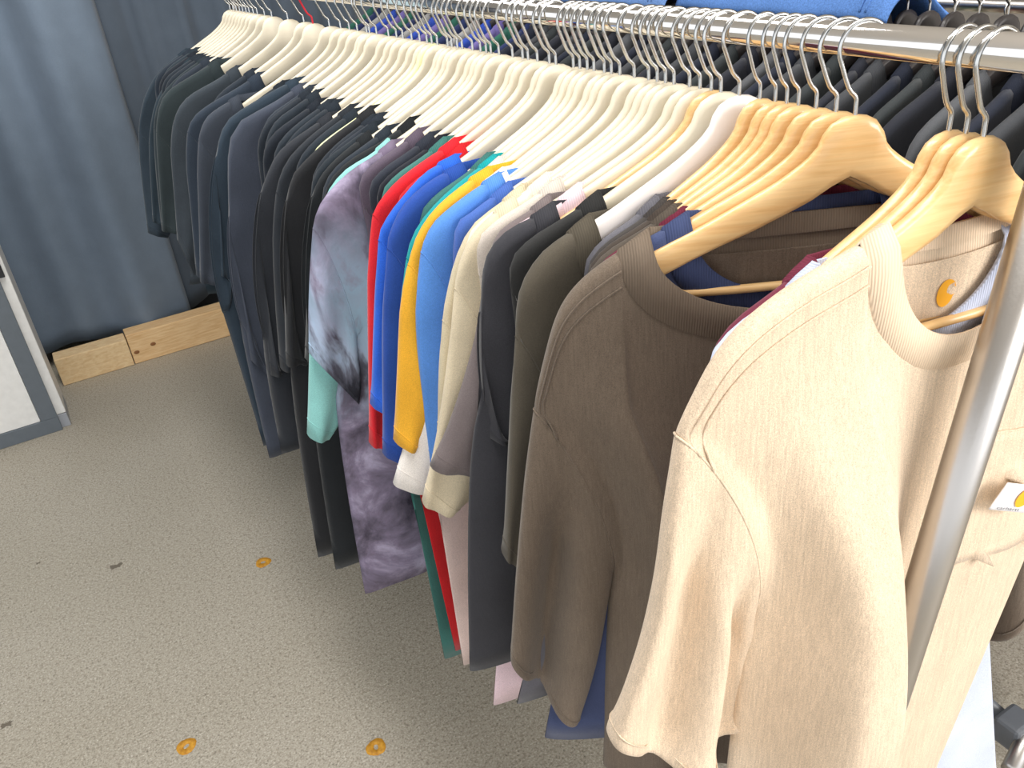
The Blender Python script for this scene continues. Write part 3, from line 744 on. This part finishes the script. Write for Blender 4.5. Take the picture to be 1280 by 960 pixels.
tee_m = [None]
pk_mat = INFO[0][0].children[0].data.materials[0]
pk = patch('chest_pocket', 0.030, 0.155, lambda u: (-0.262 - 0.018*u, -0.405 - 0.018*u), 14, 14, 0.0012, pk_mat, t0)
def seam_line(name, pts, r, mat, parent):
    return tube(name, [front_pt(x, z) + Vector((0, -0.0016, 0)) for x, z in pts], r, mat, parent, 6)
seam_line('pocket_stitching', [(0.030 + 0.125*k/12, -0.262 - 0.018*k/12) for k in range(13)], 0.0012, pk_mat, pk)
seam_line('pocket_stitching', [(0.030 + 0.125*k/12, -0.282 - 0.018*k/12) for k in range(13)], 0.0008, pk_mat, pk)
seam_line('pocket_stitching', [(0.030, -0.262 - 0.143*k/12) for k in range(13)], 0.0010, pk_mat, pk)
seam_line('pocket_stitching', [(0.030 + 0.125*k/12, -0.405 - 0.018*k/12) for k in range(13)], 0.0010, pk_mat, pk)
# woven label: corners in the tee's own plane
BL = Vector((0.052, -0.335)); E1 = Vector((0.047, -0.021)); E2 = Vector((0.016, 0.024))
LY = min(front_pt((BL + E1*u + E2*v).x, (BL + E1*u + E2*v).y).y for u in (0, .25, .5, .75, 1) for v in (0, .5, 1)) + 0.0015
def lab(u, v, off):
    q = BL + E1 * u + E2 * v; return Vector((q.x, LY - off, q.y))
V = []; F = []
for j in range(7):
    for k in range(11): V.append(lab(k/10, j/6, 0.0030))
for j in range(6):
    for k in range(10): a = j*11+k; F.append((a, a+1, a+12, a+11))
wl_ = mesh_obj('woven_label', V, F, plain('white_label_weave', (246, 246, 250), 0.7), t0); wl_['label'] = 'white woven label with orange wave mark on the pocket'
m_ = wl_.modifiers.new('thick', 'SOLIDIFY'); m_.thickness = 0.0012
orange = plain('orange_print', (240, 170, 30), 0.7); inkm = plain('dark_ink', (60, 58, 70), 0.7)
def wave_mark(place):
    """a fat C whose upper arm curls over like a breaking wave"""
    V = []; F = []; n = 30
    for k in range(n + 1):
        t = k / n; a = math.radians(lerp(20, 335, t)); ro = 0.5 * (1 - 0.18 * max(0, (t - 0.75) / 0.25))
        ri = lerp(0.30, 0.10, smooth(t / 0.45)) * (1 - 0.0 * t)
        if t < 0.12: ri = lerp(ro * 0.93, 0.30, t / 0.12)
        if t > 0.85: ri = lerp(0.10, ro * 0.9, (t - 0.85) / 0.15)
        V.append(place(math.cos(a) * ro * 0.95, math.sin(a) * ro)); V.append(place(math.cos(a) * ri + 0.10 * (1 if ri < .4 else 0), math.sin(a) * ri + 0.08 * (1 if ri < .4 else 0)))
    for k in range(n): F.append((2*k, 2*k+1, 2*k+3, 2*k+2))
    return V, F
V, F = wave_mark(lambda x, y: lab(0.66 + x * 0.42, 0.56 + y * 0.74, 0.0044))
mesh_obj('wave_emblem', V, F, orange, wl_, False)
fc = bpy.data.curves.new('lettering', 'FONT'); fc.body = 'carhartt'; fc.size = 1.0
fo = bpy.data.objects.new('lettering', fc); C.objects.link(fo); bpy.context.view_layer.update()
lm = bpy.data.meshes.new_from_object(fo.evaluated_get(bpy.context.evaluated_depsgraph_get()))
bpy.data.objects.remove(fo)
xs = [v.co.x for v in lm.vertices]; wx = max(xs) - min(xs)
for v in lm.vertices:
    p = lab(0.12 + 0.62 * (v.co.x - min(xs)) / wx, 0.07 + 0.17 * v.co.y, 0.0044); v.co = p
lm.materials.append(inkm)
lo = bpy.data.objects.new('label_lettering', lm); C.objects.link(lo); lo.parent = wl_
# faded print inside the back of the neck
def back_pt(x, z):
    for ci in range(len(inf['B']) - 1):
        A, B = inf['B'][ci], inf['B'][ci+1]
        if A[0].x - 1e-5 <= x <= B[0].x + 1e-5:
            for ri in range(inf['nr'] - 2):
                if A[ri+1].z <= z <= A[ri].z:
                    return Vector((x, min(A[ri].y, A[ri+1].y, B[ri].y), z))
    return Vector((x, 0.009, z))
V, F = wave_mark(lambda x, y: back_pt(0.000 + x*0.020, -0.126 + y*0.024) + Vector((0, -0.0016, 0)))
np_ = mesh_obj('neck_print', V, F, orange, t0, False)

# ------------------------------------------------------------------ rear rack: dark jackets on black hangers, denim laid over them
XB, ZB = 1.30, CZ - 0.150
ZBN = ZB - (ZR - ZN)
rb = thing('clothes_rack', (XB, 0.50, 0), 0, 'rear clothes rack carrying dark garments on black hangers', 'clothes rack')
tube('rail', [(0, -0.1, ZB), (0, 1.2, ZB), (0, 2.9, ZB)], 0.0125, chrome, rb, 20)
for yy in (0.0, 2.8): tube('upright', [(0, yy, 0.05), (0, yy, 0.8), (0, yy, ZB + 0.02)], 0.0165, zinc, rb, 20)
tube('base_bar', [(-0.16, -0.055, 0.08), (0.10, 0.02, 0.08)], 0.016, zinc, rb, 20)
kn = box('clamp', -0.105, -0.045, -0.03, 0.02, 0.05, 0.11, castm, rb, 0.008)
tube('clamp_bolt', [(-0.085, -0.035, 0.085), (-0.085, -0.02, 0.085)], 0.011, zinc, kn, 12)
tube('brace', [(-0.075, 0.0, 0.085), (-0.03, 0.35, 0.085)], 0.014, castm, rb, 14)
black_pl = plain('black_plastic', (52, 48, 48), 0.35); protos['black'] = hanger_proto('black', black_pl, black_pl, hookm)
LONG = [(-.10, -.064), (-.155, -.090), (-.205, -.112), (-.235, -.135), (-.252, -.175), (-.268, -.27), (-.285, -.42), (-.30, -.60)]
TEE = [(-.10, -.064), (-.155, -.090), (-.205, -.112), (-.240, -.135), (-.256, -.175), (-.265, -.25), (-.28, -.36)]
def rear_proto(name, rgb, long_, seed, cat):
    src = LONG if long_ else TEE; out = [Vector((x, 0, z + 0.002)) for x, z in src]
    sp = dict(out=out, si=4, cin=out[-1] + Vector((0.085, 0, -0.012)), hem=Vector((-0.25, 0, -0.92 if long_ else -0.72)), th=0.016, fold=0.007, st=0.018, sf=0.006)
    t = thing(name, (0, 0, 0), 0, 'x', cat)
    build_shirt(t, sp, [fabric('rear_cloth', rgb)] * 2 + [ribbed('rear_rib', rgb)], seed); return t
rp = [rear_proto('jacket', c, True, 900 + k, 'jacket') for k, c in enumerate([(44, 46, 54), (66, 68, 72), (54, 58, 60), (38, 42, 54), (84, 86, 90)])]
rused = set()
def put_copy(p, loc, rz, label, group):
    if p.name not in rused: rused.add(p.name); r = p
    else:
        r = p.copy(); C.objects.link(r)
        for ch in p.children:
            c = ch.copy(); C.objects.link(c); c.parent = r
    r.location = loc; r.rotation_euler = (0, 0, rz); r['label'] = label; r['group'] = group; return r
rnd = random.Random(21); y = 0.56; k = 0
order_cn = ['black', 'dark grey', 'charcoal', 'ink blue', 'mid grey']
while y < 2.02:
    kk = [0, 2, 1, 3, 4, 0, 2, 3, 1][k % 9]; yw = rnd.uniform(-0.06, 0.06)
    put('black', (XB, y, ZBN), yw, 'black hanger on the rear rack, %s from its near end' % order_words[k], 'black hangers on the rear rack')
    put_copy(rp[kk], (XB, y, ZBN), yw, '%s jacket on the rear rack, %s from its near end' % (order_cn[kk], order_words[k]), 'dark jackets on the rear rack')
    y += rnd.uniform(0.040, 0.056); k += 1
cols = [('royal blue', (52, 78, 170)), ('bottle green', (48, 96, 84)), ('violet', (110, 100, 160)), ('navy', (44, 54, 92)), ('stone grey', (150, 150, 150))]
cp = [rear_proto('t_shirt', c, False, 950 + q, 't-shirt') for q, (_, c) in enumerate(cols)]
q = 0
while y < 3.15:
    kk = [3, 1, 2, 0, 4][q % 5]; yw = rnd.uniform(-0.05, 0.05)
    put('black', (XB, y, ZBN), yw, 'black hanger on the rear rack, %s from its near end' % order_words[k], 'black hangers on the rear rack')
    put_copy(cp[kk], (XB, y, ZBN), yw, '%s tee on the rear rack, %s from its near end' % (cols[kk][0], order_words[k]), 'coloured tees on the rear rack')
    y += rnd.uniform(0.055, 0.075); k += 1; q += 1
# denim pieces laid over the shoulders of the rear garments
def denim(name, rgb):
    n = N(name); c = lin(rgb); v = n.coord(); f = n.noise(v, 420, 3, 0.7); g = n.noise(n.coord((1, 1, 1)), 9, 4)
    a = n.ramp(f, [(0.32, mul(c, 0.72)), (0.68, mul(c, 1.3))]); b = n.ramp(g, [(0.3, (0.86,)*3+(1,)), (0.7, (1.12,)*3+(1,))])
    n.col(n.mix(1.0, a, b, 'MULTIPLY')); n.pr(0.9, 0, 0.15); n.bump(f, 0.3, 0.0015); return n.m
def jeans(y0, y1, rgb, seed, label):
    t = thing('denim_jeans', (XB, (y0+y1)/2, ZBN), 0, label, 'jeans', 'denim laid over the rear rack'); hl = (y1-y0)/2; rn = random.Random(seed)
    prof = [(-.058, -.010), (-.050, .006), (-.035, .020), (-.015, .028), (.01, .030), (.04, .022), (.08, -.006), (.12, -.034), (.16, -.056), (.20, -.08)]
    P = catmull([Vector((x, 0, z)) for x, z in prof], 3); n = 26; V = []; F = []
    for i in range(n + 1):
        yy = lerp(-hl, hl, i/n); e = min(1, min(i, n-i) / 1.5)
        for s_ in (1, -1):
            for p in P:
                d = 0.006 * noise.noise(Vector((p.x*14, yy*9, seed))); tk = 0.011 * (0.25 + 0.75*math.sqrt(e))
                V.append((p.x + 0.03*(i/n-0.5), yy, p.z + d + s_*tk))
    m = len(P)
    ring = list(range(m)) + [2*m-1-k_ for k_ in range(m)]
    for i in range(n):
        for a_ in range(2*m):
            b_ = (a_+1) % (2*m); F.append((i*2*m+ring[a_], (i+1)*2*m+ring[a_], (i+1)*2*m+ring[b_], i*2*m+ring[b_]))
    F.append(tuple(ring)); F.append(tuple(n*2*m + r_ for r_ in ring[::-1]))
    dm = denim('denim_weave', rgb); mesh_obj('folded_leg', V, F, dm, t)
    for off in (0.045, 0.057):
        i = int(off / (2*hl) * n) + 1
        pts = [Vector((p.x + 0.03*(i/n-.5), -hl + off, p.z + 0.0135 + 0.006*noise.noise(Vector((p.x*14, (-hl+off)*9, seed))))) for p in P]
        tube('side_seam', pts, 0.0022, dm, t, 6)
    return t
jeans(0.955, 1.505, (92, 132, 196), 3, 'light blue denim jeans laid over rear rack, nearest the black hanger tops')
jeans(1.508, 2.01, (110, 146, 204), 4, 'light blue denim jeans laid over rear rack, middle of three')
jeans(2.015, 2.48, (132, 154, 200), 5, 'pale blue denim jeans laid over rear rack, farthest of three')

# ------------------------------------------------------------------ low third rack with coloured tops
XD, ZD = 1.76, CZ - 0.266; ZDN = ZD - (ZR - ZN)
rd = thing('clothes_rack', (XD, 0.6, 0), 0, 'low grey rack of coloured tops behind the black hangers', 'clothes rack')
tube('rail', [(0, -0.1, ZD), (0, 0.8, ZD), (0, 1.5, ZD)], 0.0135, zinc, rd, 20)
for yy in (-0.08, 1.48): tube('upright', [(0, yy, 0.0), (0, yy, 0.6), (0, yy, ZD)], 0.0135, zinc, rd, 16)
cols2 = [('sea green', (70, 150, 124)), ('coral pink', (226, 130, 126)), ('plum', (104, 78, 96)), ('lavender blue', (140, 144, 212)), ('pale beige', (216, 196, 172))]
cp2 = [rear_proto('top', c, False, 980 + q, 'top') for q, (_, c) in enumerate(cols2)]
y = 0.86; k = 0
while y < 1.75:
    kk = [3, 4, 2, 2, 1, 4, 0, 0, 3][k % 9]; yw = rnd.uniform(-0.05, 0.05)
    put('cream', (XD, y, ZDN), yw, 'cream hanger on the low third rack, %s from its near end' % order_words[k], 'hangers on the low third rack')
    put_copy(cp2[kk], (XD, y, ZDN), yw, '%s top on the low third rack, %s from its near end' % (cols2[kk][0], order_words[k]), 'coloured tops on the low third rack')
    y += rnd.uniform(0.05, 0.065); k += 1
